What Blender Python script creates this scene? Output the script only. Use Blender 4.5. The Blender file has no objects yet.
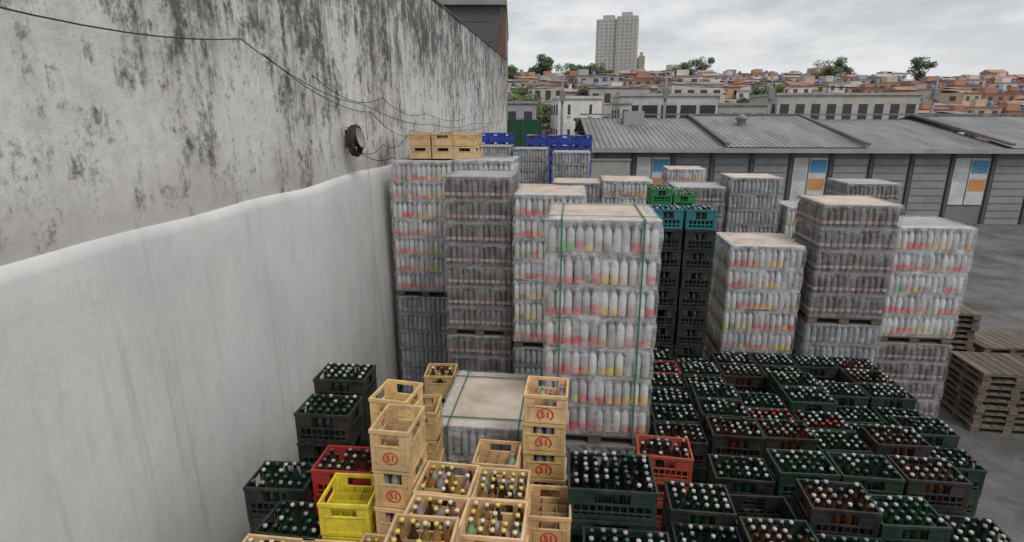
import bpy, math, random
from mathutils import Vector, Matrix, noise
random.seed(7)
R=math.radians
CAMZ=5.45
ALPHA=6.1
scene=bpy.context.scene
COL=scene.collection

# ---------------------------------------------------------------- mesh builder
class MB:
    def __init__(s): s.v=[];s.f=[];s.m=[];s.c=[];s.sm=[];s.T=Matrix.Identity(4)
    def _add(s,vs,fs,mat,cols,smooth=False):
        o=len(s.v)
        for p in vs: s.v.append(tuple(s.T@Vector(p)))
        if isinstance(cols,tuple): cols=[cols]*len(vs)
        s.c.extend(cols)
        for f in fs: s.f.append(tuple(i+o for i in f)); s.m.append(mat); s.sm.append(smooth)
    def box(s,x0,x1,y0,y1,z0,z1,mat=0,col=(1,1,1)):
        vs=[(x0,y0,z0),(x1,y0,z0),(x1,y1,z0),(x0,y1,z0),(x0,y0,z1),(x1,y0,z1),(x1,y1,z1),(x0,y1,z1)]
        s._add(vs,[(0,3,2,1),(4,5,6,7),(0,1,5,4),(1,2,6,5),(2,3,7,6),(3,0,4,7)],mat,col)
    def rev(s,prof,cx,cy,z0,n=8,mat=1,ph=0.0):
        vs=[];cs=[];fs=[]
        for r,z,c in prof:
            for i in range(n):
                a=2*math.pi*i/n+ph
                vs.append((cx+r*math.cos(a),cy+r*math.sin(a),z0+z)); cs.append(c)
        for k in range(len(prof)-1):
            for i in range(n):
                j=(i+1)%n
                fs.append((k*n+i,k*n+j,(k+1)*n+j,(k+1)*n+i))
        fs.append(tuple((len(prof)-1)*n+i for i in range(n)))
        s._add(vs,fs,mat,cs,True)
    def mesh(s,name,mats):
        me=bpy.data.meshes.new(name); me.from_pydata(s.v,[],s.f)
        for m in mats: me.materials.append(m)
        me.polygons.foreach_set("material_index",s.m)
        me.polygons.foreach_set("use_smooth",s.sm)
        ca=me.color_attributes.new("Col",'FLOAT_COLOR','POINT')
        buf=[]
        for c in s.c: buf.extend((c[0],c[1],c[2],1.0))
        ca.data.foreach_set("color",buf); me.update(); return me
def obj(name,me,loc=(0,0,0),rz=0,parent=None,scale=None):
    o=bpy.data.objects.new(name,me); COL.objects.link(o); o.location=loc; o.rotation_euler=(0,0,rz)
    if scale: o.scale=scale
    if parent: o.parent=parent
    return o
def empty(name,loc,rz=0):
    o=bpy.data.objects.new(name,None); o.empty_display_size=.2; COL.objects.link(o); o.location=loc; o.rotation_euler=(0,0,rz); return o

# ---------------------------------------------------------------- materials
def newmat(name):
    m=bpy.data.materials.new(name); m.use_nodes=True; nt=m.node_tree; nt.nodes.clear()
    return m,nt
def N(nt,t,**k):
    n=nt.nodes.new(t)
    for a,b in k.items():
        if a in n.inputs.keys(): n.inputs[a].default_value=b
        else: setattr(n,a,b)
    return n
def mathn(nt,op,a,b=None,clamp=False):
    n=nt.nodes.new('ShaderNodeMath'); n.operation=op; n.use_clamp=clamp
    for i,v in enumerate((a,b)):
        if v is None: continue
        if isinstance(v,(int,float)): n.inputs[i].default_value=v
        else: nt.links.new(v,n.inputs[i])
    return n.outputs[0]
def mixc(nt,f,a,b,mode='MIX'):
    n=nt.nodes.new('ShaderNodeMix'); n.data_type='RGBA'; n.blend_type=mode
    for i,v in ((0,f),(6,a),(7,b)):
        if isinstance(v,(int,float)): n.inputs[i].default_value=v
        elif isinstance(v,tuple): n.inputs[i].default_value=(v[0],v[1],v[2],1)
        else: nt.links.new(v,n.inputs[i])
    return n.outputs[2]
def ramp(nt,fac,stops,const=False):
    n=nt.nodes.new('ShaderNodeValToRGB'); cr=n.color_ramp
    if const: cr.interpolation='CONSTANT'
    while len(cr.elements)>1: cr.elements.remove(cr.elements[-1])
    cr.elements[0].position=stops[0][0]; c=stops[0][1]; cr.elements[0].color=(c[0],c[1],c[2],1)
    for p,c in stops[1:]:
        e=cr.elements.new(p); e.color=(c[0],c[1],c[2],1)
    nt.links.new(fac,n.inputs[0]); return n.outputs[0]
def mrange(nt,v,a,b,c=0.0,d=1.0):
    n=nt.nodes.new('ShaderNodeMapRange')
    for i,q in enumerate((v,a,b,c,d)):
        if isinstance(q,(int,float)): n.inputs[i].default_value=q
        else: nt.links.new(q,n.inputs[i])
    return n.outputs[0]
def noisen(nt,vec,scale,detail=4,rough=.6):
    n=nt.nodes.new('ShaderNodeTexNoise'); n.inputs['Scale'].default_value=scale; n.inputs['Detail'].default_value=detail; n.inputs['Roughness'].default_value=rough
    nt.links.new(vec,n.inputs['Vector']); return n.outputs['Fac']
def mapping(nt,vec,sc,loc=(0,0,0)):
    n=nt.nodes.new('ShaderNodeMapping'); n.inputs['Scale'].default_value=sc; n.inputs['Location'].default_value=loc
    nt.links.new(vec,n.inputs['Vector']); return n.outputs['Vector']
def finish(nt,bsdf):
    o=nt.nodes.new('ShaderNodeOutputMaterial'); nt.links.new(bsdf.outputs[0],o.inputs[0])
def attr(nt): 
    a=nt.nodes.new('ShaderNodeAttribute'); a.attribute_name='Col'; return a.outputs['Color']
def grey(v): return (v,v,v)

def vc_mat(name,rough,dirt=.35,bevel=0.0,spec=.5,dirtcol=(.10,.085,.07),nscale=7):
    m,nt=newmat(name); b=N(nt,'ShaderNodeBsdfPrincipled'); b.inputs['Roughness'].default_value=rough
    b.inputs['Specular IOR Level'].default_value=spec
    g=nt.nodes.new('ShaderNodeNewGeometry')
    n1=noisen(nt,g.outputs['Position'],nscale,5,.65); n2=noisen(nt,g.outputs['Position'],nscale*6,2)
    d=mathn(nt,'MULTIPLY',ramp(nt,n1,[(.42,grey(0)),(.72,grey(1))]),dirt)
    c=mixc(nt,d,attr(nt),dirtcol)
    c=mixc(nt,.25,c,ramp(nt,n2,[(.3,grey(.6)),(.7,grey(1))]),'MULTIPLY')
    nt.links.new(c,b.inputs['Base Color'])
    nt.links.new(mathn(nt,'ADD',mathn(nt,'MULTIPLY',n1,.3),rough-.12),b.inputs['Roughness'])
    if bevel>0:
        bv=nt.nodes.new('ShaderNodeBevel'); bv.samples=2; bv.inputs['Radius'].default_value=bevel
        nt.links.new(bv.outputs[0],b.inputs['Normal'])
    finish(nt,b); return m
M_PLASTIC=vc_mat('crate_plastic',.5,.42,.004)
M_GLASS=vc_mat('bottle_glass',.16,.15,0,.7,nscale=14)
M_WOOD=vc_mat('pallet_wood',.85,.55,0,.2)
M_GEN=vc_mat('painted_surface',.8,.35,0,.25,nscale=1.2)
M_STRAP=vc_mat('strap_plastic',.4,.1)
M_INK=vc_mat('emblem_ink',.5,.25,nscale=30,dirtcol=(.6,.4,.2))

# cardboard
m,nt=newmat('cardboard'); b=N(nt,'ShaderNodeBsdfPrincipled',Roughness=.9)
g=nt.nodes.new('ShaderNodeNewGeometry'); n1=noisen(nt,g.outputs['Position'],3.0,6,.6); n2=noisen(nt,mapping(nt,g.outputs['Position'],(4,60,4)),2,3)
c=ramp(nt,n1,[(.3,(.42,.34,.27)),(.5,(.60,.49,.41)),(.7,(.68,.59,.51))]); c=mixc(nt,.25,c,ramp(nt,n2,[(.3,grey(.7)),(.7,grey(1))]),'MULTIPLY')
nt.links.new(c,b.inputs['Base Color'])
bp=nt.nodes.new('ShaderNodeBump'); bp.inputs['Strength'].default_value=.4; bp.inputs['Distance'].default_value=.02; nt.links.new(n1,bp.inputs['Height']); nt.links.new(bp.outputs[0],b.inputs['Normal'])
finish(nt,b); M_CARD=m

# stretch film
def film(name,lo,hi,tint):
    m,nt=newmat(name); b=N(nt,'ShaderNodeBsdfPrincipled',Roughness=.14)
    b.inputs['Base Color'].default_value=(*tint,1); b.inputs['Specular IOR Level'].default_value=1.0
    tc=nt.nodes.new('ShaderNodeTexCoord'); P=tc.outputs['Object']
    n1=noisen(nt,mapping(nt,P,(3,3,9)),1.6,5,.65); n2=noisen(nt,mapping(nt,P,(16,16,3.0)),1.0,4,.6); n3=noisen(nt,P,2.6,2)
    h=mathn(nt,'ADD',mathn(nt,'MULTIPLY',n1,.6),mathn(nt,'MULTIPLY',n2,.5))
    bp=nt.nodes.new('ShaderNodeBump'); bp.inputs['Strength'].default_value=.9; bp.inputs['Distance'].default_value=.035
    nt.links.new(h,bp.inputs['Height']); nt.links.new(bp.outputs[0],b.inputs['Normal'])
    f=mathn(nt,'ADD',mathn(nt,'MULTIPLY',ramp(nt,mathn(nt,'MULTIPLY',n2,mathn(nt,'ADD',n1,.35)),[(.36,grey(0)),(.60,grey(1))]),hi-lo),lo)
    f=mathn(nt,'ADD',f,mathn(nt,'MULTIPLY',mathn(nt,'SUBTRACT',n3,.5),.40))
    at=nt.nodes.new('ShaderNodeAttribute'); at.attribute_name='band'
    f=mathn(nt,'ADD',mathn(nt,'MAXIMUM',f,.04),mathn(nt,'MULTIPLY',at.outputs['Fac'],mathn(nt,'MULTIPLY',n1,.60)),True)
    t=nt.nodes.new('ShaderNodeBsdfTransparent'); mx=nt.nodes.new('ShaderNodeMixShader')
    nt.links.new(f,mx.inputs[0]); nt.links.new(t.outputs[0],mx.inputs[1]); nt.links.new(b.outputs[0],mx.inputs[2])
    finish(nt,mx); return m
M_FILM=film('stretch_film',.08,.44,(.74,.74,.76))
M_FILMD=film('stretch_film_grey',.05,.34,(.50,.49,.50))

# ---------------------------------------------------------------- bottles & pallets
def rc(c,a=.12): k=1+random.uniform(-a,a); return (c[0]*k,c[1]*k,c[2]*k)
PAL={
 'color':dict(top=(.60,.61,.62),labels=[(.88,.60,.02),(.80,.03,.03),(.82,.10,.20),(.12,.45,.08),(.70,.70,.15),(.90,.28,.03),(.72,.72,.70),(.80,.05,.05),(.62,.48,.40),(.85,.55,.05),(.30,.20,.15)],h=(0,.42),cap=(.80,.80,.80)),
 'dark':dict(top=(.15,.13,.125),labels=[(.58,.40,.38),(.50,.44,.42),(.50,.30,.30),(.60,.52,.50)],h=(.18,.42),cap=(.40,.37,.37)),
 'grey':dict(top=(.34,.36,.37),labels=[(.30,.32,.32),(.40,.40,.40),(.55,.55,.56),(.28,.28,.30)],h=(.1,.4),cap=(.6,.6,.6)),
}
LW,LD,LH=1.04,1.0,.32
layer_cache={}
def layer_mesh(pal,var):
    k=(pal,var)
    if k in layer_cache: return layer_cache[k]
    rnd=random.Random(var*17+len(pal)*101)
    mb=MB(); P=PAL[pal]; nx,ny=12,12; rx=LW/nx/2
    h0,h1=P['h']; hb=.290
    grp={}
    for i in range(nx):
        for j in range(ny):
            edge=min(i,j,nx-1-i,ny-1-j)
            if edge>1: continue
            gk=((i+var)//2,(j+var)//2)
            if gk not in grp: grp[gk]=rnd.choice(P['labels'])
            lc=grp[gk] if rnd.random()<.8 else rnd.choice(P['labels'])
            tk=1+rnd.uniform(-.45,.25); tc=tuple(q*tk for q in P['top'])
            bl=rnd.uniform(.0,.4) if pal=='color' else .1
            lc=tuple(q*(1-bl)+w_*bl for q,w_ in zip(lc,tc))
            r=rx*.96; cx=(i+.5)*LW/nx+rnd.uniform(-.003,.003); cy=(j+.5)*LD/ny+rnd.uniform(-.003,.003)
            hh=hb*(1+rnd.uniform(-.03,.0))
            lt=h1*(rnd.uniform(.6,1.1) if pal=='color' else 1)
            prof=[(r*.9,0,tc if h0>0 else lc),(r,.01,tc if h0>0 else lc)]
            if h0>0: prof+=[(r,h0*hh,tc)]
            soft=.10*hh if pal=='color' else .001
            lc2=tuple(q*.8+.2*w_ for q,w_ in zip(lc,tc))
            prof+=[(r*1.005,h0*hh+.001 if h0>0 else .012,lc),(r*1.005,lt*hh*.8,lc2),(r,lt*hh*.8+soft,tc),(r,.66*hh,tc),(r*.82,.76*hh,tc),(r*.46,.86*hh,tc),(r*.42,.925*hh,tc),(r*.50,.93*hh,P['cap']),(r*.50,hh,P['cap'])]
            mb.rev(prof,cx,cy,.012,9,0)
    sc=(.22,.21,.20)
    mb.box(-.006,LW+.006,-.006,LD+.006,.3035,.3165,1,sc)           # separator tray
    for (a,b_,c_,d_) in ((-.006,LW+.006,-.006,-.002),(-.006,LW+.006,LD+.002,LD+.006),(-.006,-.002,-.0015,LD+.0015),(LW+.002,LW+.006,-.0015,LD+.0015)):
        mb.box(a,b_,c_,d_,0,.020,1,(.15,.145,.14))
    me=mb.mesh('bottle_layer_'+pal,[M_GLASS,M_GEN]); layer_cache[k]=me; return me
def pallet_boxes(mb,w,d,z=0,c=(.15,.125,.10)):
    for i in range(7):
        x=w*i/7; mb.box(x+.008,x+w/7-.012,0,d,z+.10,z+.122,0,rc(c,.25))
    for y in (0,d/2-.05,d-.1):
        mb.box(.0,w,y,y+.1,z+.078,z+.0995,0,rc(c,.2))
        for x in (0,w/2-.07,w-.14): mb.box(x+.002,x+.138,y+.003,y+.097,z+.02,z+.0775,0,rc(c,.25))
    for x in (0,w/2-.07,w-.14): mb.box(x,x+.14,0,d,z,z+.0195,0,rc(c,.25))
def pallet_mesh(w,d):
    mb=MB(); pallet_boxes(mb,w,d); return mb.mesh('pallet',[M_WOOD])
def film_mesh(w,d,h,nl,seed,mat,top=True):
    ns=26
    def rect(o):
        pts=[]
        x0,x1,y0,y1=-o,w+o,-o,d+o
        for i in range(ns): pts.append((x0+(x1-x0)*i/ns,y0,0,-1))
        for i in range(ns): pts.append((x1,y0+(y1-y0)*i/ns,1,0))
        for i in range(ns): pts.append((x1-(x1-x0)*i/ns,y1,0,1))
        for i in range(ns): pts.append((x0,y1-(y1-y0)*i/ns,-1,0))
        return pts
    rows=[]
    per_l=7; n=nl*per_l
    for k in range(n+1):
        t=(k%per_l)/per_l; bul=.011+.018*math.sin(math.pi*t)**.7
        rows.append((bul,h*k/n-.02*(k==0),1.0 if (k%per_l)==0 else (.35 if (k%per_l) in (1,per_l-1) else 0)))
    if top: rows+=[(.014,h+.012,1),(-.02,h+.022,1),(-.075,h+.020,.9)]
    v=[];f=[];bd=[]
    for ri,(o,z,bv) in enumerate(rows):
        for (x,y,nx,ny) in rect(o):
            q=Vector((x*3+seed*7.1,y*3,z*5)); a=noise.noise(q)*.011+noise.noise(q*3.3)*.007
            a=max(a,-.004)
            dz=0
            if ri>n: dz=abs(noise.noise(Vector((x*9,y*9,seed))))*.02
            wav=noise.noise(Vector((x*4,y*4,z*2+seed)))*.018 if (0<ri<n) else 0
            v.append((x+nx*a,y+ny*a,z+wav+dz)); bd.append(bv)
    P=4*ns
    for r in range(len(rows)-1):
        for i in range(P):
            j=(i+1)%P; f.append((r*P+i,r*P+j,(r+1)*P+j,(r+1)*P+i))
    me=bpy.data.meshes.new('stretch_film'); me.from_pydata(v,[],f); me.materials.append(mat)
    at=me.attributes.new('band','FLOAT','POINT'); at.data.foreach_set('value',bd)
    me.polygons.foreach_set('use_smooth',[True]*len(f)); me.update(); return me
seedc=[0]
def pallet_stack(x,y,topz,w=1.04,d=1.0,nl=7,lh=.325,pal='color',lpal='grey',ang=ALPHA,card=True,straps=False,low=True,fm=None,name='wrapped_bottle_pallet_stack'):
    seedc[0]+=1; sd=seedc[0]; rnd=random.Random(sd)
    e=empty(name,(x,y,0),-R(ang))
    fm=fm or (M_FILM if pal=='color' else M_FILMD)
    def unit(zb,zt,n,pl,top):
        l=(zt-zb)/n
        for k in range(n):
            obj('bottle_layer',layer_mesh(pl,rnd.randint(0,6)),(rnd.uniform(-.006,.006),rnd.uniform(-.006,.006),zb+k*l),0,e,(w/LW,d/LD,l/LH))
        obj('stretch_film',film_mesh(w,d,zt-zb,n,sd,fm if pl==pal else M_FILMD,top),(0,0,zb),0,e)
    zp=topz-nl*lh
    if low:
        unit(zp-0,topz,nl,pal,True); pz=zp-.125
        obj('wood_pallet',pallet_mesh(w,d),(0,0,pz),0,e)
        n2=max(1,round((pz-.125)/lh)); unit(.125,pz-.004,n2,lpal,False)
        obj('wood_pallet',pallet_mesh(w,d),(0,0,0),0,e)
    else:
        n=max(1,round((topz-.125)/lh)); unit(.125,topz,n,pal,True); obj('wood_pallet',pallet_mesh(w,d),(0,0,0),0,e); zp=.125
    mb=MB()
    if card:
        mb.box(.005,w-.005,.005,d-.005,topz+.001,topz+.014,0,(1,1,1)); obj('cardboard_cover',mb.mesh('cardboard',[M_CARD]),(0,0,0),0,e)
    else:
        mb.box(.005,w-.005,.005,d-.005,topz+.001,topz+.012,0,(.45,.45,.46)); obj('cover_sheet',mb.mesh('sheet',[M_GEN]),(0,0,0),0,e)
    if straps:
        mb=MB(); g=(.03,.19,.10); zt=topz+.028; o=.036; t=.003; q=.008
        for u in (.13,.86):
            X=w*u
            mb.box(X-q,X+q,-o,-o+t,zp,zt-.004,0,g); mb.box(X-q,X+q,d+o-t,d+o,zp,zt-.004,0,g); mb.box(X-q,X+q,-o,d+o,zt-.003,zt,0,g)
        for u in (.12,.88):
            Y=d*u
            mb.box(-o,-o+t,Y-q,Y+q,zp,zt,0,g); mb.box(w+o-t,w+o,Y-q,Y+q,zp,zt,0,g); mb.box(-o,w+o,Y-q,Y+q,zt+.001,zt+.004,0,g)
        obj('strap',mb.mesh('strap',[M_STRAP]),(0,0,0),0,e)
    return e
H=lambda h: CAMZ-h
pallet_stack(.34,5.33,H(.965),1.06,1.0,7,.322,'color','grey',straps=True)
pallet_stack(-1.04,8.62,H(.90),1.04,1.0,7,.345,'dark','dark',card=False)
pallet_stack(.03,8.3,H(1.13),1.04,1.15,7,.325,'color','grey')
pallet_stack(-2.14,10.05,H(.785),1.08,1.0,7,.333,'color','grey',card=False)
pallet_stack(-1.03,9.95,H(.76),1.06,1.0,7,.333,'color','grey',card=False)
pallet_stack(.9,12.6,H(1.45),1.05,1.0,6,.33,'grey','grey')
pallet_stack(1.98,12.4,H(1.38),1.05,1.0,6,.33,'color','grey')
pallet_stack(.02,18.2,H(1.02),1.1,1.0,7,.33,'grey','grey',card=False)
pallet_stack(-1.15,18.3,H(.95),1.1,1.0,7,.33,'grey','grey',card=False)
pallet_stack(1.2,17.0,H(1.06),1.1,1.0,7,.33,'grey','dark',card=False)
pallet_stack(.05,14.0,H(1.75),1.05,1.0,5,.33,'grey','dark')
pallet_stack(-1.1,13.6,H(1.2),1.05,1.0,7,.33,'color','dark')
pallet_stack(-.75,4.93,H(2.93),.95,1.2,7,.33,'grey','grey',straps=True,low=False,fm=M_FILM)
for (x,y,h,p) in [(3.3,8.3,1.9,'color'),(4.5,8.1,1.25,'dark'),(5.7,8.2,1.6,'color'),(3.5,12.2,1.5,'dark'),(4.7,12.2,1.3,'grey'),(5.9,12.0,1.9,'color'),(7.1,12,1.4,'dark'),(4.5,16.5,1.5,'color')]:
    pallet_stack(x,y,H(h),1.06,1.0,5,.335,p,random.choice(['grey','dark']),card=random.random()<.5)
for (x,y,n,a) in [(8.2,9.0,9,8),(9.6,8.8,14,4),(8.5,11.2,12,10),(9.9,11.0,6,2)]:
    mb=MB()
    for k in range(n):
        mb.T=Matrix.Translation((random.uniform(-.03,.03),random.uniform(-.03,.03),0))@Matrix.Rotation(random.uniform(-.03,.03),4,'Z'); pallet_boxes(mb,1.2,1.0,k*.125,(.17,.14,.11))
    obj('empty_pallet_pile',mb.mesh('pallet_pile',[M_WOOD]),(x,y,0),-R(a))

# ---------------------------------------------------------------- crates
def add_crate(mb,w,d,h,style,col,div=None,deco=True):
    t=.014
    c=col; c2=tuple(q*.86 for q in col)
    mb.box(.006,w-.006,.006,d-.006,.004,.016,0,c2)
    for x in (0,w-.032):
        for y in (0,d-.032): mb.box(x+.001,x+.031,y+.001,y+.031,.002,h-.036,0,c)
    rz=h-.034
    mb.box(-.004,w+.004,-.004,t,rz,h-.006,0,c); mb.box(-.004,w+.004,d-t,d+.004,rz,h-.006,0,c)
    mb.box(-.0035,t,t+.0005,d-t-.0005,rz,h-.0065,0,c); mb.box(w-t,w+.0035,t+.0005,d-t-.0005,rz,h-.0065,0,c)
    def side(L,mk):
        a0,a1=.0315,L-.0315
        mk(a0,a1,.0,t,.003,.034)
        if style=='panel':
            mk(a0,a1,.004,t,.0345,h*.56)
            mk(a0,a1,-.002,t-.001,h*.56+.0005,h*.60)
            hw=(a1-a0)*.30; mid=L/2
            mk(a0,mid-hw,.004,t,h*.60+.0005,rz-.0005); mk(mid+hw,a1,.004,t,h*.60+.0005,rz-.0005)
            for a in (a0+.01,a1-.022): mk(a,a+.012,.0005,.0035,.036,h*.555)
            mk(mid-hw-.014,mid-hw-.004,.0005,.0035,h*.605,rz-.001); mk(mid+hw+.004,mid+hw+.014,.0005,.0035,h*.605,rz-.001)
        else:
            mk(a0,a1,.001,t,h*.46,h*.52)
            n=max(4,int(L/.06))
            for i in range(n+1):
                a=a0+(a1-a0-.014)*i/n; mk(a,a+.014,.003,t-.001,.0345,h*.46-.0005)
            mk(a0,a1,.002,t-.002,h*.22,h*.22+.014)
            hw=(a1-a0)*.22; mid=L/2
            mk(a0,mid-hw,.003,t,h*.52+.0005,rz-.0005); mk(mid+hw,a1,.003,t,h*.52+.0005,rz-.0005)
    side(w,lambda a0,a1,o0,o1,z0,z1: mb.box(a0,a1,o0,o1,z0,z1,0,c))
    side(w,lambda a0,a1,o0,o1,z0,z1: mb.box(a0,a1,d-o1,d-o0,z0,z1,0,c))
    side(d,lambda a0,a1,o0,o1,z0,z1: mb.box(o0,o1,a0,a1,z0,z1,0,c))
    side(d,lambda a0,a1,o0,o1,z0,z1: mb.box(w-o1,w-o0,a0,a1,z0,z1,0,c))
    if div:
        nx,ny=div
        for i in range(1,nx):
            x=w*i/nx; mb.box(x-.002,x+.002,t+.001,d-t-.001,.017,h*.62,0,c2)
        for j in range(1,ny):
            y=d*j/ny; mb.box(t+.001,w-t-.001,y-.0015,y+.0015,.017,h*.615,0,c2)
GL={'brown':(.055,.022,.010),'green':(.012,.030,.018),'clear':(.38,.40,.38),'black':(.012,.012,.013),'amber':(.30,.17,.05)}
CAPS={'mix':[(.75,.55,.08),(.7,.5,.06),(.72,.62,.2),(.7,.7,.68),(.5,.06,.05)],'silver':[(.38,.40,.39),(.22,.26,.25),(.50,.51,.49),(.04,.10,.07),(.03,.04,.04)],'red':[(.55,.04,.04),(.5,.5,.5)],'none':None,'gold':[(.78,.58,.12),(.72,.66,.45)]}
def add_bottles(mb,w,d,h,nx,ny,glass,caps,rnd,fillp=.9,only_front=False,tall=.97):
    for i in range(nx):
        for j in range(ny):
            if only_front and 0<j<ny-1 : continue
            if rnd.random()>fillp: continue
            cx=.018+(w-.036)*(i+.5)/nx+rnd.uniform(-.004,.004)
            cy=.018+(d-.036)*(j+.5)/ny+rnd.uniform(-.004,.004)
            r=min((w-.036)/nx,(d-.036)/ny)*.44; bh=h*tall*(1+rnd.uniform(-.05,.015))
            gk=glass if isinstance(glass,str) else rnd.choice(glass)
            g=tuple(q*(1+rnd.uniform(-.3,.4)) for q in GL[gk])
            prof=[(r*.9,0,g),(r,.01,g),(r,bh*.55,g),(r*.86,bh*.64,g),(r*.45,bh*.76,g),(r*.36,bh*.92,g)]
            if caps and CAPS[caps]:
                cc=rnd.choice(CAPS[caps]); prof+=[(r*.5,bh*.925,cc),(r*.5,bh*.985,cc),(r*.42,bh,cc)]
            else: prof+=[(r*.45,bh*.93,g),(r*.43,bh,g),(r*.3,bh,(.01,.01,.01)),(r*.28,bh*.97,(.01,.01,.01))]
            mb.rev(prof,cx,cy,.018,10,1)
ccache={}
YEL=(.84,.57,.28); TAN=(.80,.54,.29); BYEL=(.88,.76,.06); BLK=(.016,.018,.018); RED=(.45,.035,.03); TEAL=(.02,.20,.17); BLUE=(.02,.06,.42); GRN=(.02,.25,.07); ORG=(.50,.10,.05); DGRN=(.012,.035,.026)
fc=bpy.data.curves.new('t','FONT'); fc.body='51'; fc.size=.085; fc.align_x='CENTER'; fc.align_y='CENTER'; fc.extrude=.0008; fc.offset=.002
fo=bpy.data.objects.new('t',fc); COL.objects.link(fo); bpy.context.view_layer.update()
tm=bpy.data.meshes.new_from_object(fo.evaluated_get(bpy.context.evaluated_depsgraph_get())); bpy.data.objects.remove(fo)
mb=MB(); red=(.60,.03,.02)
vs=[(v.co.x,0-v.co.z,v.co.y) for v in tm.vertices]
mb._add(vs,[tuple(p.vertices) for p in tm.polygons],0,red)
nn=28
for k in range(nn):
    a=2*math.pi*k/nn;b2=2*math.pi*(k+1)/nn
    q=[(r*math.cos(t)*1.12,0,r*math.sin(t)) for t,r in ((a,.052),(b2,.052),(b2,.064),(a,.064))]
    mb._add(q,[(0,1,2,3)],0,red)
EMB=mb.mesh('emblem',[M_INK])
def column(x,y,topz,w=.36,d=.36,h=.275,style='panel',col=YEL,fill=None,nb=(5,4),glass='brown',caps='mix',ang=ALPHA,emblem=False,topcol=None,base=0.0,fillp=.9,name='beer_crate_stack',inner=True,jit=.010,tall=.97):
    n=max(1,round((topz-base)/h)); hh=(topz-base)/n
    var=random.randint(0,2)
    key=(n,round(hh,3),w,d,style,col,fill,nb,str(glass),caps,topcol,fillp,inner,var,tall)
    rnd=random.Random(str(key))
    jits=[(rnd.uniform(-jit,jit),rnd.uniform(-jit,jit),rnd.uniform(-.025,.025)) for _ in range(n)]
    if key not in ccache:
        mb=MB()
        for k in range(n):
            jx,jy,jr=jits[k]
            mb.T=Matrix.Translation((w/2+jx,d/2+jy,k*hh))@Matrix.Rotation(jr,4,'Z')@Matrix.Translation((-w/2,-d/2,0))
            cc=topcol if (topcol and k==n-1) else col
            kk=1+rnd.uniform(-.18,.06); cc=(cc[0]*kk,cc[1]*kk*(1+rnd.uniform(-.04,.04)),cc[2]*kk*(1+rnd.uniform(-.15,.15)))
            top=(k==n-1)
            add_crate(mb,w,d,hh,style,cc,nb if top else None)
            if top and fill: add_bottles(mb,w,d,hh,nb[0],nb[1],glass,caps,rnd,fillp,tall=tall)
            elif (not top) and inner: add_bottles(mb,w,d,hh,nb[0],nb[1],glass,caps,rnd,.9,True,.93)
        ccache[key]=mb.mesh('beer_crates',[M_PLASTIC,M_GLASS])
    o=obj(name,ccache[key],(x,y,base),-R(ang)+random.uniform(-.04,.04)*(0 if emblem else 1))
    if emblem:
        for k in range(n):
            if k<n-8: continue
            jx,jy,jr=jits[k]
            T=Matrix.Translation((w/2+jx,d/2+jy,k*hh))@Matrix.Rotation(jr,4,'Z')@Matrix.Translation((-w/2,-d/2,0))
            e=bpy.data.objects.new('printed_emblem',EMB); COL.objects.link(e); e.parent=o
            s=min(1,w/.36*1.0)
            e.matrix_local=T@Matrix.Translation((w/2,.0005,hh*.30))@Matrix.Scale(s,4)
    return o
Z=H
column(.10,4.28,Z(2.24),.36,.35,.275,col=YEL,nb=(4,3),glass='clear',caps='none',emblem=True,fill=True,fillp=.25)
column(.10,3.42,Z(2.74),.31,.36,.275,col=TAN,nb=(3,4),fill=False,emblem=True)
column(-.32,4.05,Z(2.74),.37,.36,.275,col=TAN,nb=(4,3),fill=True,fillp=.15,glass='clear',caps='none')
column(-.665,3.31,Z(2.47),.385,.36,.275,col=YEL,fill=True,nb=(5,4),caps='mix',glass=('brown','clear','amber'),fillp=.72)
column(-.275,3.40,Z(2.58),.385,.36,.275,col=YEL,fill=True,nb=(5,4),caps='gold',glass=('clear','brown','amber'),fillp=.75)
column(-.72,2.93,Z(2.46),.385,.36,.275,col=YEL,fill=True,nb=(5,4),caps='gold',glass=('brown','clear','amber'),fillp=.78)
column(-.325,2.93,Z(2.50),.40,.36,.275,col=YEL,fill=True,nb=(5,4),caps='gold',glass=('clear','brown','amber'),fillp=.8,emblem=True)
column(-.74,2.55,Z(2.32),.385,.36,.275,col=YEL,fill=True,nb=(5,4),caps='gold',glass=('brown','amber'),fillp=.8)
column(-.32,2.50,Z(2.6),.385,.36,.275,col=YEL,fill=True,nb=(5,4))
column(.12,2.9,Z(2.95),.36,.36,.275,col=TAN,fill=True,nb=(5,4))
column(-.965,3.39,Z(2.03),.275,.36,.31,col=YEL,nb=(3,4),fill=False,fillp=.2,glass='clear',caps='none',ang=9,emblem=True)
column(-1.12,3.98,Z(2.12),.31,.34,.29,col=YEL,nb=(3,4),fill=False,fillp=.2,glass='clear',caps='none',ang=14,emblem=True)
column(-1.01,4.55,Z(2.56),.33,.34,.28,col=YEL,nb=(3,4),fill=False,ang=5)
column(-1.06,6.22,Z(3.02),.36,.36,.28,col=TAN,nb=(3,4),fill=True,fillp=.4,glass='brown',ang=3)
column(-1.38,3.44,Z(2.66),.37,.36,.28,col=BYEL,nb=(5,4),fill=False)
column(-1.08,2.93,Z(2.78),.34,.36,.275,col=YEL,fill=True,nb=(5,4))
column(-1.13,2.5,Z(2.72),.36,.36,.275,col=YEL,fill=True,nb=(5,4))
column(-1.65,4.02,Z(2.78),.5,.36,.28,'lattice',RED,fill=True,nb=(6,4),glass='brown',caps='silver')
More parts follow.
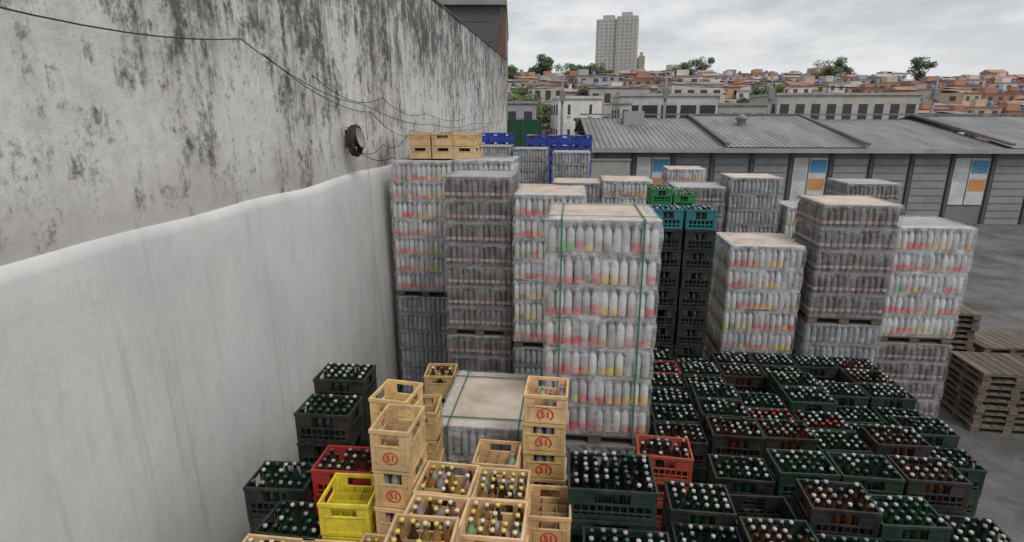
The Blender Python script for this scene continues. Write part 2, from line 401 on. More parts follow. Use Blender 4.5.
for (x,y,h,c) in [(-1.93,5.0,2.46,BLK),(-1.93,4.5,2.55,BLK),(-2.17,3.95,2.9,BLK),(-1.9,3.5,2.95,BLK),(-1.95,3.05,2.9,YEL),(-1.5,3.0,2.9,YEL),(-1.55,2.55,2.75,YEL)]:
    st='panel' if c==YEL else 'lattice'
    column(x,y,Z(h),.5 if x<-1.6 else .38,.37,.28,st,c,fill=True,nb=(6,4),glass='green' if c==BLK else 'brown',caps='silver' if c==BLK else 'gold',fillp=.85,tall=1.04 if c==BLK else .97)
column(.40,3.53,Z(2.60),.64,.47,.26,'lattice',DGRN,fill=True,nb=(8,6),glass='black',caps='silver',fillp=.90,tall=1.08)
column(.46,3.02,Z(2.85),.60,.44,.26,'lattice',DGRN,fill=True,nb=(7,5),glass='green',caps='silver',fillp=.9,tall=1.05)
column(1.19,4.64,Z(3.06),.5,.36,.27,'lattice',ORG,fill=True,nb=(6,4),topcol=(.42,.08,.045),glass='black',caps='silver',fillp=.5,inner=False)
ca,sa=math.cos(R(ALPHA)),math.sin(R(ALPHA))
def fld(ox,oy,i,j,pu=.525,pv=.40): return ox+i*pu*ca+j*pv*sa, oy-i*pu*sa+j*pv*ca
rr=random.Random(5)
for j in range(6):
    for i in range(6):
        x,y=fld(1.50,5.12,i,j)
        c=rr.choice([BLK,BLK,DGRN,BLK,BLK,DGRN,BLK,DGRN,BLK,BLK])
        if (i,j)==(0,4): c=RED
        column(x,y,Z(3.2+rr.choice([-.1,0,0,.12,.27 if i>1 else 0])),.5,.37,.28,'lattice',c,fill=True,nb=(6,4),glass='green' if rr.random()<.7 else 'brown',caps='silver' if rr.random()<.96 else 'red',fillp=.86,tall=1.06,inner=False)
for j in range(5):
    for i in range(5):
        x,y=fld(1.13,2.62,i,j)
        if j==4: 
            if i==0: continue
            y+=.2
        c=rr.choice([BLK,DGRN,TEAL if i==0 else DGRN,BLK,RED if i>3 else BLK,BLK,BLK])
        column(x,y,Z(3.0+rr.choice([-.1,0,.1,.15,.0])),.5,.37,.28,'lattice',c,fill=rr.random()<.85,nb=(6,4),glass='green' if rr.random()<.7 else 'brown',caps='silver',fillp=.86,tall=1.05,inner=False)
for i in range(2):
    x,y=fld(1.93,7.62,i,0,.43)
    column(x,y,Z(1.22),.40,.36,.28,'lattice',BLK,fill=True,nb=(5,4),glass='green',caps='silver',topcol=(.02,.20,.24))
for i in range(2):
    x,y=fld(1.95,8.2,i,0,.43)
    column(x,y,Z(1.3+.2*i),.40,.36,.28,'lattice',BLK,fill=True,nb=(5,4),topcol=(.02,.2,.3),glass='green',caps='silver')
for i in range(2):
    for j in range(2):
        x,y=fld(2.62,10.6,i,j,.42); column(x,y,Z(1.32+.1*i),.38,.36,.28,'lattice',GRN,fill=True,nb=(5,4),glass='green',caps='silver')
for i in range(3):
    for j in range(2):
        x,y=fld(-1.82,10.25,i,j,.40,.38)
        column(x,y,Z(.30),.385,.36,.235,'panel',(.80,.56,.29),base=Z(.745),nb=(5,4),fill=j==0 and i==1,name='beer_crate_pile')
for i in range(6):
    for j in range(2):
        x,y=fld(.48,20.0,i,j,.38,.40)
        column(x,y,Z(.66),.37,.37,.285,'panel',BLUE,nb=(5,4),fill=i%2==0,inner=False)
for i in range(3):
    for j in range(2):
        x,y=fld(-1.25,20.4,i,j,.42,.40)
        column(x,y,Z(.60),.40,.37,.285,'panel',BLUE,nb=(5,4),fill=False,inner=False)

# ---------------------------------------------------------------- terrain
def sstep(t): t=max(0,min(1,t)); return t*t*(3-2*t)
def TH(x,y):
    z=13*sstep((y-52)/150)
    if y>200: z+=min(y-200,450)*.045
    k=sstep((y-60)/80)
    z+=k*noise.noise(Vector((x*.012,y*.012,3)))*3.0
    return z
xs=[-1500,-700,-300,-150,-80]+[ -60+i*9 for i in range(50)]+[450,600,900,1600]
ys=[-300,-60,-20,0,20,35,45]+[52+i*7 for i in range(24)]+[230,260,300,350,420,500,600,700,900,1400,2200]
v=[(x,y,TH(x,y)) for y in ys for x in xs]; nx=len(xs)
f=[(j*nx+i,j*nx+i+1,(j+1)*nx+i+1,(j+1)*nx+i) for j in range(len(ys)-1) for i in range(nx-1)]
me=bpy.data.meshes.new('ground'); me.from_pydata(v,[],f)
m,nt=newmat('ground_mix'); b=N(nt,'ShaderNodeBsdfPrincipled',Roughness=.9)
g=nt.nodes.new('ShaderNodeNewGeometry'); P=g.outputs['Position']; sx=nt.nodes.new('ShaderNodeSeparateXYZ'); nt.links.new(P,sx.inputs[0])
nA=noisen(nt,P,.55,10,.68); nB=noisen(nt,P,9.0,6,.7)
conc=ramp(nt,nA,[(.34,(.055,.052,.048)),(.50,(.13,.125,.12)),(.68,(.20,.195,.185))])
conc=mixc(nt,.45,conc,ramp(nt,nB,[(.35,grey(.5)),(.6,grey(1))]),'MULTIPLY')
for ax in (0,1):
    j_=mathn(nt,'ABSOLUTE',mathn(nt,'SUBTRACT',mathn(nt,'FRACT',mathn(nt,'ADD',mathn(nt,'MULTIPLY',sx.outputs[ax],.25),mathn(nt,'MULTIPLY',nB,.004))),.5))
    conc=mixc(nt,mathn(nt,'MULTIPLY',mathn(nt,'LESS_THAN',j_,.004),.7),conc,(.04,.04,.035))
hill=ramp(nt,noisen(nt,P,.09,6,.6),[(.35,(.05,.07,.03)),(.5,(.14,.12,.08)),(.62,(.22,.16,.12)),(.75,(.06,.08,.035))])
c=mixc(nt,mathn(nt,'GREATER_THAN',sx.outputs[1],48.0),conc,hill); nt.links.new(c,b.inputs['Base Color']); finish(nt,b); me.materials.append(m)
obj('ground',me)

# ---------------------------------------------------------------- side wall
wa=math.atan(.1075); WX,WY=-3.45,0.0
def wallmat(name,upper):
    m,nt=newmat(name); b=N(nt,'ShaderNodeBsdfPrincipled',Roughness=.85); b.inputs['Specular IOR Level'].default_value=.25
    tc=nt.nodes.new('ShaderNodeTexCoord'); P=tc.outputs['Object']; s=nt.nodes.new('ShaderNodeSeparateXYZ'); nt.links.new(P,s.inputs[0])
    z=s.outputs[2]
    big=noisen(nt,P,.6,4,.6); mid=noisen(nt,P,3.2,8,.75); st=noisen(nt,mapping(nt,P,(1,2.2,.6)),1.7,9,.78); fine=noisen(nt,P,13,6,.8)
    st2=noisen(nt,mapping(nt,P,(1,7,.22),(0,3,1)),1.0,5,.6)
    if upper:
        base=ramp(nt,mid,[(.3,(.56,.545,.52)),(.5,(.74,.725,.70)),(.7,(.83,.82,.80))])
        t=mathn(nt,'MULTIPLY',mathn(nt,'SUBTRACT',z,4.6),.28)
        c=mixc(nt,mathn(nt,'MULTIPLY',mrange(nt,big,.45,.65),.35),base,(.40,.37,.33))
        thr=mathn(nt,'SUBTRACT',.552,mathn(nt,'MULTIPLY',t,.07))
        k=mathn(nt,'ADD',mathn(nt,'ADD',mathn(nt,'MULTIPLY',st,.34),mathn(nt,'MULTIPLY',mid,.26)),mathn(nt,'ADD',mathn(nt,'MULTIPLY',fine,.22),mathn(nt,'MULTIPLY',big,.18)))
        k=mathn(nt,'SUBTRACT',k,thr)
        c=mixc(nt,mathn(nt,'MULTIPLY',mrange(nt,k,-.06,.02),.6),c,(.27,.255,.235))
        c=mixc(nt,mathn(nt,'MULTIPLY',mrange(nt,k,-.03,.04),.85),c,(.055,.052,.05))
        dr=mathn(nt,'MULTIPLY',mrange(nt,st2,.52,.62),mrange(nt,mathn(nt,'ADD',t,mathn(nt,'MULTIPLY',mathn(nt,'SUBTRACT',big,.5),2.0)),.15,.75))
        c=mixc(nt,mathn(nt,'MULTIPLY',dr,.7),c,(.12,.115,.11))
        c=mixc(nt,mathn(nt,'MULTIPLY',mrange(nt,z,5.1,4.55),mathn(nt,'MULTIPLY',mid,.8)),c,(.24,.22,.20))
    else:
        base=ramp(nt,big,[(.3,(.60,.61,.60)),(.55,(.71,.715,.70)),(.75,(.76,.76,.75))])
        c=mixc(nt,mathn(nt,'MULTIPLY',mrange(nt,st,.50,.75),.45),base,(.40,.39,.37))
        c=mixc(nt,mathn(nt,'MULTIPLY',mrange(nt,st2,.58,.70),.28),c,(.32,.30,.27))
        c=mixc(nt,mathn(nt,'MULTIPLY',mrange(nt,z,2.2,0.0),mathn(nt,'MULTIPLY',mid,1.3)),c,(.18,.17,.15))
        c=mixc(nt,.25,c,ramp(nt,fine,[(.35,grey(.8)),(.6,grey(1))]),'MULTIPLY')
    nt.links.new(c,b.inputs['Base Color'])
    bp=nt.nodes.new('ShaderNodeBump'); bp.inputs['Strength'].default_value=.45 if upper else .25; bp.inputs['Distance'].default_value=.03
    nt.links.new(mathn(nt,'ADD',mid,mathn(nt,'MULTIPLY',fine,.4)),bp.inputs['Height']); nt.links.new(bp.outputs[0],b.inputs['Normal'])
    finish(nt,b); return m
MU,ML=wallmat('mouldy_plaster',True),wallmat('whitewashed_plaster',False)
e=empty('boundary_wall',(WX,WY,0),-wa)
WT=CAMZ+2.68; EL=30.3
mb=MB(); mb.box(-.3,-.05,-6,EL,4.5,WT,0); mb.box(-.34,-.02,-6,EL,WT+.001,WT+.05,1,(.13,.125,.12)); obj('upper_wall',mb.mesh('upper_wall',[MU,M_GEN]),(0,0,0),0,e)
v=[];f=[];ny_=150;zs=[0,.5,1,1.6,2.2,2.8,3.4,3.9,4.2,4.45,4.53,4.56]
for j in range(ny_+1):
    y=-6+(EL+6)*j/ny_
    for k,z in enumerate(zs):
        o=0.012*noise.noise(Vector((y*.7,z*.7,1)))+(.05-.05*min(1,z/4.5))
        if k==len(zs)-2: o=-.012
        if k==len(zs)-1: o=-.055
        dz=.05*noise.noise(Vector((y*.6,3,1))) if k>=len(zs)-3 else 0
        v.append((o,y,z+dz))
n_=len(zs)
for j in range(ny_):
    for k in range(n_-1): f.append((j*n_+k,(j+1)*n_+k,(j+1)*n_+k+1,j*n_+k+1))
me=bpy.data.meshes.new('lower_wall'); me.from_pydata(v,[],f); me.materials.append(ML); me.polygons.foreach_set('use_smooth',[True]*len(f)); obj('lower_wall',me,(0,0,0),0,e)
mb=MB(); mb.box(-.3,-.06,-6,EL,0,4.495); obj('wall_core',mb.mesh('core',[ML]),(0,0,0),0,e)
e=empty('concrete_gable_building',(0,0,0))
mb=MB()
mb.box(-14,-.62,30.6,44,0,CAMZ+5.25,0,(.12,.115,.115))
mb.box(-14.2,-.25,30.3,44.3,CAMZ+5.26,CAMZ+5.5,0,(.30,.29,.28))
mb.box(-.615,-.3,30.7,44,0,CAMZ+5.25,0,(.30,.29,.28))
mb._add([(-.95,30.56,CAMZ+2.2),(-.30,30.56,CAMZ+2.2),(-.30,30.56,CAMZ+5.2),(-.38,30.56,CAMZ+5.2)],[(0,1,2,3)],0,(.17,.10,.075))
for k in range(3): mb.box(-14,-.98,30.585,30.6,CAMZ+2.6+k*.95,CAMZ+2.63+k*.95,0,(.08,.08,.08))
obj('concrete_mass',mb.mesh('gable',[M_GEN]),(0,0,0),0,e)

# cables and lamp on wall
cabm={}
def tube(name,pts,r,col,parent=None):
    cu=bpy.data.curves.new(name,'CURVE'); cu.dimensions='3D'; cu.bevel_depth=r; cu.bevel_resolution=2
    s=cu.splines.new('POLY'); s.points.add(len(pts)-1)
    for i,p in enumerate(pts): s.points[i].co=(*p,1)
    if col not in cabm:
        mm=bpy.data.materials.new('cable'); mm.use_nodes=True; mm.node_tree.nodes['Principled BSDF'].inputs['Base Color'].default_value=(*col,1); mm.node_tree.nodes['Principled BSDF'].inputs['Roughness'].default_value=.6; cabm[col]=mm
    cu.materials.append(cabm[col]); o=bpy.data.objects.new(name,cu); COL.objects.link(o)
    if parent: o.parent=parent
    return o
def wp(t,z,o=.03):
    return (WX+t*math.sin(wa)+o*math.cos(wa), WY+t*math.cos(wa)-o*math.sin(wa), z)
def sag(a,b,s,n=16):
    return [tuple(a[k]+(b[k]-a[k])*i/n-(s*4*(i/n)*(1-i/n) if k==2 else 0) for k in range(3)) for i in range(n+1)]
def run(pts,z0,s,r=.006,o=.03,col=(.04,.04,.04)):
    out=[]
    for (a,za),(b_,zb) in zip(pts,pts[1:]):
        q=sag(wp(a,za,o),wp(b_,zb,o),s*(.6+.8*((a*7.3)%1)),12); out+=q if not out else q[1:]
    tube('wall_cable',out,r,col)
run([(-4,6.5),(1.5,6.35),(6.2,6.2),(9.6,5.62),(14,5.25),(20,5.2),(29,5.3)],0,.16)
run([(6.6,6.1),(9.9,5.5),(12.5,5.05),(16,5.0)],0,.20,.006)
run([(7.8,5.95),(10.5,5.75),(13.5,5.5),(19,5.4)],0,.14,.006)
run([(9.0,5.0),(10.4,4.95),(12.2,5.15),(17,5.05),(24,5.1)],0,.13,.006)
run([(9.0,4.95),(10.8,4.70),(12.2,4.75)],0,.10,.007,.07)
run([(9.6,5.6),(9.65,5.05)],0,.0,.005)
tube('wall_cable',[wp(9.5,4.9,.04),wp(9.52,4.3,.07),wp(9.56,3,.06),wp(9.8,1.5,.07),wp(9.85,.6,.08)],.005,(.35,.35,.33))
e=empty('wall_lamp',wp(8.85,5.08,.1),-wa)
for k,(rad,ox) in enumerate([(.20,0),(.19,.03),(.21,.05),(.195,.075)]):
    tube('cable_loop',[(ox,rad*math.cos(a*.2618)*(1+.05*math.sin(a+k)),rad*1.1*math.sin(a*.2618)) for a in range(25)],.016,(.02,.02,.02) if k%3 else (.06,.02,.015),e)
mb=MB(); dk=(.035,.025,.022)
mb.T=Matrix.Translation((-.08,0,0))@Matrix.Rotation(R(78),4,'Y')
mb.rev([(.05,0,dk),(.055,.06,dk),(.12,.10,dk),(.155,.17,dk),(.165,.20,dk),(.14,.20,(.3,.28,.25)),(.10,.17,(.35,.33,.3))],0,0,0,20,0)
mb.T=Matrix.Identity(4); mb.box(-.1,-.075,-.07,.07,-.10,.16,0,(.08,.07,.06)); mb.box(-.074,-.04,-.02,.02,.06,.20,0,dk)
obj('lamp_head',mb.mesh('lamp',[M_GEN]),(0,0,0),0,e)

# ---------------------------------------------------------------- buildings
m,nt=newmat('corrugated_metal'); b=N(nt,'ShaderNodeBsdfPrincipled',Roughness=.6,Metallic=.1)
tc=nt.nodes.new('ShaderNodeTexCoord'); P=tc.outputs['Object']; s=nt.nodes.new('ShaderNodeSeparateXYZ'); nt.links.new(P,s.inputs[0])
w1=mathn(nt,'SINE',mathn(nt,'MULTIPLY',s.outputs[0],22.0))
c=ramp(nt,noisen(nt,mapping(nt,P,(1,.25,1)),.6,7,.7),[(.3,(.14,.14,.14)),(.5,(.27,.27,.27)),(.7,(.40,.395,.39))])
c=mixc(nt,.4,c,ramp(nt,mathn(nt,'MULTIPLY',mathn(nt,'ADD',w1,1),.5),[(0,grey(.45)),(1,grey(1))]),'MULTIPLY')
nt.links.new(c,b.inputs['Base Color']); bp=nt.nodes.new('ShaderNodeBump'); bp.inputs['Distance'].default_value=.05; nt.links.new(w1,bp.inputs['Height']); nt.links.new(bp.outputs[0],b.inputs['Normal']); finish(nt,b); M_CORR=m
def shed():
    e=empty('warehouse',(4.3,30,0),-R(3))
    mb=MB(); c=(.27,.275,.28)
    Lx=34
    mb.box(0,Lx,.1,11,0,3.75,0,(.22,.22,.225))
    for i in range(17):
        x=i*2.0
        mb.box(x,x+.16,-.02,.098,0,3.75,0,(.10,.10,.11))
        if i%4!=1:
            mb.box(x+.22,x+1.9,.03,.097,.0,3.3,0,rc(c,.2))
            for k in range(8): mb.box(x+.24,x+1.88,.015,.029,.3+k*.38,.34+k*.38,0,(.14,.14,.15))
        else:
            mb.box(x+.22,x+.95,.04,.097,1.0,3.35,0,(.62,.63,.62)); mb.box(x+1.02,x+1.9,.04,.097,1.0,3.35,0,(.60,.61,.62))
            mb.box(x+1.06,x+1.86,.03,.039,2.6,3.25,0,(.10,.30,.50)); mb.box(x+1.06,x+1.86,.03,.039,1.7,2.3,0,(.62,.30,.12)); mb.box(x+.28,x+.9,.03,.039,2.2,2.7,0,(.45,.50,.52))
    mb.box(-.3,Lx+.3,-.5,-.42,3.62,3.85,0,(.36,.36,.36))
    obj('facade',mb.mesh('facade',[M_GEN]),(0,0,0),0,e)
    v=[];f=[]
    nb=5; bw=(Lx+.6)/nb
    for k in range(nb):
        a=-.3+k*bw; b_=a+bw+.1; dz=[0,.16,-.1,.12,-.05][k]; o=len(v)
        v+=[(a,-.45,3.85+dz*.3),(b_,-.45,3.85+dz*.3),(b_,8,5.30+dz),(a,8,5.30+dz),(b_,16,4.2),(a,16,4.2)]
        f+=[(o,o+1,o+2,o+3),(o+3,o+2,o+4,o+5)]
    me=bpy.data.meshes.new('roof'); me.from_pydata(v,[],f); me.materials.append(M_CORR); obj('roof',me,(0,0,0),0,e)
    mb=MB(); a=math.atan(1.45/8.45)
    for k in range(1,nb):
        mb.T=Matrix.Translation((-.3+k*bw,-.4,3.95))@Matrix.Rotation(a,4,'X'); mb.box(-.1,.12,0,8.4,.05,.16,0,(.16,.16,.165))
    mb.T=Matrix.Identity(4); mb.box(-.3,Lx+.3,7.8,8.2,5.46,5.55,0,(.2,.2,.2))
    mb.box(2.2,3.4,5.6,6.6,4.6,5.7,0,(.35,.34,.33)); mb.rev([(.25,0,(.3,.3,.3)),(.25,.5,(.3,.3,.3)),(.4,.55,(.3,.3,.3)),(.1,.8,(.3,.3,.3))],9,5,4.7,12,0)
    obj('roof_trim',mb.mesh('trim',[M_GEN]),(0,0,0),0,e)
shed()
def block(name,x,y,w,d,z0,z1,col,ang=0,rows=1,cols=6,wcol=(.06,.07,.08),parapet=True,winfrac=.5,roofcol=None):
    e=empty(name,(x,y,0),R(ang)); mb=MB()
    mb.box(0,w,0,d,z0,z1,0,col)
    if parapet: mb.box(-.15,w+.15,-.15,d+.15,z1+.001,z1+.25,0,tuple(q*.8 for q in (roofcol or col)))
    fh=(z1-z0)/rows
    for r in range(rows):
        for c_ in range(cols):
            cw=w/cols; a=c_*cw+cw*(1-winfrac)/2; bz=z0+r*fh+fh*.35
            mb.box(a,a+cw*winfrac,-.04,.0,bz,bz+fh*.42,0,wcol)
            mb.box(a-.06,a+cw*winfrac+.06,-.12,.0,bz-.12,bz-.003,0,tuple(min(1,q*1.2) for q in col))
        nd=max(1,int(cols*d/w))
        for c_ in range(nd):
            cw=d/nd; a=c_*cw+cw*.3; bz=z0+r*fh+fh*.35
            mb.box(-.04,0,a,a+cw*.4,bz,bz+fh*.42,0,wcol)
    obj('structure',mb.mesh(name,[M_GEN]),(0,0,0),0,e); return e
block('white_building',4.5,57,4.2,7,0,7.0,(.82,.82,.80),2,3,2,parapet=True,winfrac=.12)
block('office_block',10.4,56,9,7,0,7.2,(.56,.57,.58),-3,2,5,winfrac=.80,wcol=(.045,.05,.06))
block('office_block',20.5,59,5,8,0,6.4,(.40,.39,.38),-3,2,4,winfrac=.5)
block('office_block',27,60,14,8,0,7.4,(.48,.46,.43),-3,2,9,winfrac=.55)
block('storage_building',5.2,46,2.4,4,0,5.0,(.20,.185,.17),-3,1,2)
block('storage_building',9.2,50,1.0,3,0,6.4,(.56,.54,.50),4,3,1)
block('storage_building',-2.5,60,5.0,5,0,6.6,(.40,.40,.41),3,2,3)
block('storage_building',2.9,84,4.5,6,0,9.6,(.52,.46,.40),5,3,3)
block('storage_building',10.5,80,8,6,0,9.0,(.46,.44,.42),-5,3,5)
block('storage_building',21,78,7,6,0,9.4,(.58,.56,.53),4,3,4)
e=empty('green_mesh_fence',(-.6,36,0),-R(3)); mb=MB()
mb.box(.1,2.4,0,.03,3.2,5.2,0,(.02,.10,.055)); mb.box(-3,3.9,-.02,.15,0,3.2,0,(.33,.32,.31))
for i in range(3): mb.box(i*1.2,i*1.2+.07,-.05,.0-.003,3.2,5.3,0,(.10,.11,.11))
obj('fence_panel',mb.mesh('fence',[M_GEN]),(0,0,0),0,e)
e=empty('yard_back_wall',(-.5,27,0),-R(3)); mb=MB(); mb.box(0,6,0,.2,0,3.4,0,(.36,.35,.33)); mb.box(-.05,6.05,-.04,.24,3.4,3.48,0,(.25,.25,.24)); obj('wall_panel',mb.mesh('bw',[M_GEN]),(0,0,0),0,e)

def tower(name,x,y,w,d,z0,z1,fl,ang,col,nc):
    e=empty(name,(x,y,0),R(ang)); mb=MB(); wn=(.27,.275,.285)  # pale tower walls and windows: distance haze is mixed into their colours
    mb.box(0,w*.5,0,d,z0,z1-2,0,col); mb.box(w*.5+.02,w,-2.5,d-2,z0,z1,0,tuple(q*.93 for q in col))
    mb.box(w*.15,w*.42,3,d-4,z1-2,z1+2,0,tuple(q*.85 for q in col)); mb.box(w*.6,w*.85,2,d-5,z1+.01,z1+4,0,tuple(q*.85 for q in col))
    fh=(z1-z0)/fl
    for r in range(fl):
        z=z0+r*fh
        for c_ in range(nc):
            cw=w/nc; a=c_*cw+cw*.28; yy=0 if c_<nc/2 else -2.5
            if r==fl-1 and c_<nc/2: continue
            wide=.45 if c_%4!=1 else .22
            mb.box(a,a+cw*wide,yy-.12,yy-.0,z+fh*.38,z+fh*.75,0,wn if (r*7+c_*3)%5 else (.36,.36,.36))
        mb.box(.0,w*.5-.3,-.25,-.13,z,z+fh*.12,0,tuple(q*1.1 for q in col)); mb.box(w*.5+.3,w,-2.75,-2.63,z,z+fh*.12,0,tuple(q*1.1 for q in col))
        for c_ in range(5):
            a=d*c_/5+d*.05; 
            if r<fl-1: mb.box(-.12,0,a,a+d*.09,z+fh*.38,z+fh*.75,0,wn)
    obj('tower_body',mb.mesh(name,[M_GEN]),(0,0,0),0,e)
tower('apartment_tower',83,600,40,26,20,98,24,-14,(.52,.51,.50),10)
tower('apartment_tower',128,640,13,14,20,66,14,-10,(.52,.48,.43),4)

def randmat(name,stops):
    m,nt=newmat(name); b=N(nt,'ShaderNodeBsdfPrincipled',Roughness=.85)
    oi=nt.nodes.new('ShaderNodeObjectInfo'); c=ramp(nt,oi.outputs['Random'],stops,True)
    g=nt.nodes.new('ShaderNodeNewGeometry'); n=noisen(nt,g.outputs['Position'],.5,6,.7)
    c=mixc(nt,.6,c,ramp(nt,n,[(.3,grey(.5)),(.65,grey(1))]),'MULTIPLY'); nt.links.new(c,b.inputs['Base Color']); finish(nt,b); return m
M_HW=randmat('house_wall',[(0,(.42,.24,.17)),(.16,(.50,.32,.23)),(.3,(.62,.59,.54)),(.42,(.40,.38,.36)),(.52,(.58,.46,.34)),(.62,(.46,.26,.18)),(.74,(.70,.68,.65)),(.84,(.38,.43,.46)),(.92,(.52,.50,.47))])  # house walls and roofs muted, with distance haze painted into the colours
M_HR=randmat('house_roof',[(0,(.42,.22,.15)),(.2,(.34,.33,.32)),(.4,(.46,.26,.18)),(.6,(.30,.29,.29)),(.72,(.44,.24,.17)),(.88,(.44,.43,.42))])
M_DK=vc_mat('window_dark',.3,.1)
def house(var):
    rnd=random.Random(var); mb=MB(); w=rnd.uniform(4.5,8); d=rnd.uniform(4.5,7); fl=rnd.choice([1,1,2,2]); h=2.6*fl+.3
    mb.box(0,w,0,d,-4,h,0)
    if var%3==0:
        mb.box(-.2,w+.2,-.2,d+.2,h+.001,h+.15,1); mb.box(w*.1,w*.5,d*.3,d*.8,h+.16,h+1.8,0); mb.rev([(.55,0,(.1,.2,.4)),(.6,.9,(.1,.2,.4)),(.2,1.1,(.1,.2,.4))],w*.75,d*.5,h+.16,10,2)
    elif var%3==1:
        r=1.1; v=[(-.3,-.4,h),(w+.3,-.4,h),(w+.3,d+.4,h),(-.3,d+.4,h),(-.3,d/2,h+r),(w+.3,d/2,h+r)]
        mb._add(v,[(0,1,5,4),(2,3,4,5),(0,4,3),(1,2,5)],1,(1,1,1))
    else:
        v=[(-.3,-.4,h+.1),(w+.3,-.4,h+.1),(w+.3,d+.4,h+.9),(-.3,d+.4,h+.9)]; mb._add(v,[(0,1,2,3)],1,(1,1,1)); mb.box(0,w,d-.2,d,h,h+.75,0)
    for f_ in range(fl):
        n=rnd.choice([2,3])
        for i in range(n):
            a=w*(i+.3)/n; z=f_*2.6+1.0
            mb.box(a,a+w/n*.4,-.04,0,z,z+1.1,2,(.07,.075,.08)); 
        mb.box(-.04,0,d*.3,d*.55,f_*2.6+1.0,f_*2.6+2.1,2,(.07,.075,.08))
        mb.box(-.1,w+.1,-.1,-.045,f_*2.6+2.5,f_*2.6+2.65,1)
    return mb.mesh('house',[M_HW,M_HR,M_DK])
HM=[house(i) for i in range(12)]
rr=random.Random(11)
for row in range(17):
    y=86+row*8.3
    n=int(26+row*1.6)
    for i in range(n):
        x=-6+ (i+rr.random()*.6)*(y*.98+10)/n*1.12+ (row%2)*3
        if rr.random()<.10: continue
        yy=y+rr.uniform(-3,3)
        s=rr.uniform(.72,1.05)*(.72 if row<4 else .9)
        obj('hillside_house',rr.choice(HM),(x,yy,TH(x,yy)+.3),rr.uniform(-.35,.35),None,(s,s,s*rr.uniform(.8,1.05)))
for i in range(130):
    y=rr.uniform(250,560); x=rr.uniform(-6,y*.95); s=rr.uniform(1.0,1.7)
    obj('hillside_house',rr.choice(HM),(x,y,TH(x,y)+.3),rr.uniform(-.5,.5),None,(s,s,s))

# trees
m,nt=newmat('foliage'); b=N(nt,'ShaderNodeBsdfPrincipled',Roughness=.7); nt.links.new(attr(nt),b.inputs['Base Color']); finish(nt,b); M_LEAF=m
def tree(name,x,y,z,h,cr,seed,nl=2600,base=(.045,.075,.025)):
    rnd=random.Random(seed); e=empty(name,(x,y,z)); mb=MB()
    th=h*.5; bark=(.10,.08,.06)
    def limb(a,b,r0,r1):
        a=Vector(a);b=Vector(b);d=(b-a); q=d.to_track_quat('Z','Y').to_matrix().to_4x4(); mb.T=Matrix.Translation(a)@q
        mb.rev([(r0,0,bark),((r0+r1)/2*1.02,d.length*.5,bark),(r1,d.length,bark)],0,0,0,7,0); mb.T=Matrix.Identity(4)
    limb((0,0,-.5),(.1,0,th),h*.035,h*.02)
    cl=[]
    for i in range(11):
        a=rnd.uniform(0,6.28); rad=cr*rnd.uniform(.25,.85); zz=h*rnd.uniform(.48,.92)
        p=(math.cos(a)*rad,math.sin(a)*rad,zz); limb((.1,0,th*rnd.uniform(.7,1)),p,h*.014,h*.004); cl.append((p,cr*rnd.uniform(.26,.45),rnd.uniform(.6,1.5)))
    cl.append(((0,0,h*.9),cr*.4,1.2)); cl.append(((0,0,h*.68),cr*.5,.9))
    obj('trunk',mb.mesh('trunk',[M_GEN]),(0,0,0),0,e)
    lb=MB()
    for i in range(nl):
        p,r,k=rnd.choice(cl); u=Vector((rnd.gauss(0,1),rnd.gauss(0,1),rnd.gauss(0,1))).normalized()*r*rnd.random()**.4; u.z*=.75
        c=Vector(p)+u; s=h*.018*rnd.uniform(.7,1.5)
        A=Vector((rnd.gauss(0,1),rnd.gauss(0,1),rnd.gauss(0,1))).normalized(); B=A.orthogonal().normalized()
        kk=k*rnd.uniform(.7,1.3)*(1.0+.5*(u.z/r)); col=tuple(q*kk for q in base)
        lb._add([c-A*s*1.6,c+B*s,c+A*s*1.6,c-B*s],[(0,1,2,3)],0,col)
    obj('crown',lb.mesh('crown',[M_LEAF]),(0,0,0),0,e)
tree('tree',9.5,190,TH(9.5,190)+1,10,4.6,1,3200,(.06,.085,.04))
for i,(x,y,h) in enumerate([(17,182,8),(21,186,7.5),(25,182,7.5),(29,188,6),(2.5,74,7.2),(3.6,80,6.0),(1.0,100,7),(14,110,6),(44,150,8),(60,190,9),(90,170,9),(110,200,10),(38,90,8),(130,190,11),(0,180,8)]):
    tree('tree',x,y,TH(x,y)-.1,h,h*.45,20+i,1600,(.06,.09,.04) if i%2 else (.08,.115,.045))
def pole(x,y,h):
    z=TH(x,y); e=empty('utility_pole',(x,y,z)); mb=MB(); c=(.28,.27,.26)
    mb.rev([(.16,0,c),(.11,h,c)],0,0,0,10,0); mb.box(-1.1,1.1,-.06,.06,h-.6,h-.48,0,(.14,.11,.09)); mb.box(-.25,.25,-.35,-.08,h-2.1,h-1.2,0,(.25,.26,.26))
    for q in (-1,-.4,.4,1): mb.rev([(.05,0,c),(.05,.2,c)],q,0,h-.475,6,0)
    obj('pole_body',mb.mesh('pole',[M_GEN]),(0,0,0),0,e); return (x,y,z+h-.3)
pp=[pole(4.6,54,8.8),pole(14,54,9.0),pole(24,55,9),pole(40,56,9),pole(-1,56,9)]
pl=[pp[4],pp[0],pp[1],pp[2],pp[3]]
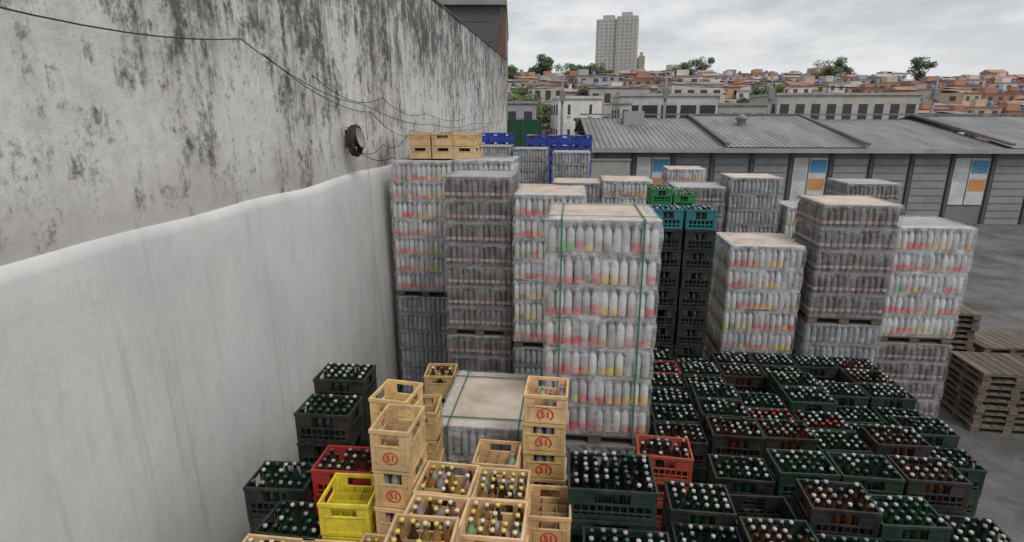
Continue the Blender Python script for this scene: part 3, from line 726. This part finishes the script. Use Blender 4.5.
for a,b_ in zip(pl,pl[1:]):
    for q in (-1,.4,1): tube('power_line',sag((a[0]+q,a[1],a[2]),(b_[0]+q,b_[1],b_[2]),.8),.02,(.02,.02,.02))

# ---------------------------------------------------------------- sky and light
w=bpy.data.worlds.new('World'); scene.world=w; w.use_nodes=True; nt=w.node_tree; nt.nodes.clear()
sky=nt.nodes.new('ShaderNodeTexSky'); sky.sky_type='NISHITA'; sky.sun_disc=False
SE,SR=R(52),R(145)
sky.sun_elevation=SE; sky.sun_rotation=SR; sky.dust_density=3
tc=nt.nodes.new('ShaderNodeTexCoord'); mp=mapping(nt,tc.outputs['Generated'],(1.6,1.6,5.0),(.3,.1,.2))
n1=noisen(nt,mp,2.2,7,.6)
s=nt.nodes.new('ShaderNodeSeparateXYZ'); nt.links.new(tc.outputs['Generated'],s.inputs[0])
cl=ramp(nt,n1,[(.30,(4.0,4.15,4.4)),(.45,(5.3,5.45,5.6)),(.58,(7.2,7.25,7.3)),(.72,(8.3,8.3,8.3))])
c=mixc(nt,.93,sky.outputs[0],cl)
c=mixc(nt,mrange(nt,s.outputs[2],0.0,.16,.6,0.0),c,(7.0,7.1,7.2))
bg=nt.nodes.new('ShaderNodeBackground'); bg.inputs[1].default_value=.115; nt.links.new(c,bg.inputs[0])
o=nt.nodes.new('ShaderNodeOutputWorld'); nt.links.new(bg.outputs[0],o.inputs[0])
sl=bpy.data.lights.new('sun','SUN'); sl.energy=1.4; sl.angle=R(18); sl.color=(1,.97,.93)
so=bpy.data.objects.new('sun',sl); COL.objects.link(so)
d=Vector((math.sin(SR)*math.cos(SE),math.cos(SR)*math.cos(SE),math.sin(SE)))
so.rotation_euler=d.to_track_quat('Z','Y').to_euler()
cd=bpy.data.cameras.new('camera'); cd.sensor_width=36; cd.lens=19.87; cd.clip_end=5000; cd.clip_start=.05
co=bpy.data.objects.new('camera',cd); COL.objects.link(co); co.location=(0,0,CAMZ); co.rotation_euler=(R(90-15.4),0,0)
scene.camera=co
scene.view_settings.view_transform='Standard'; scene.view_settings.look='None'; scene.view_settings.exposure=0
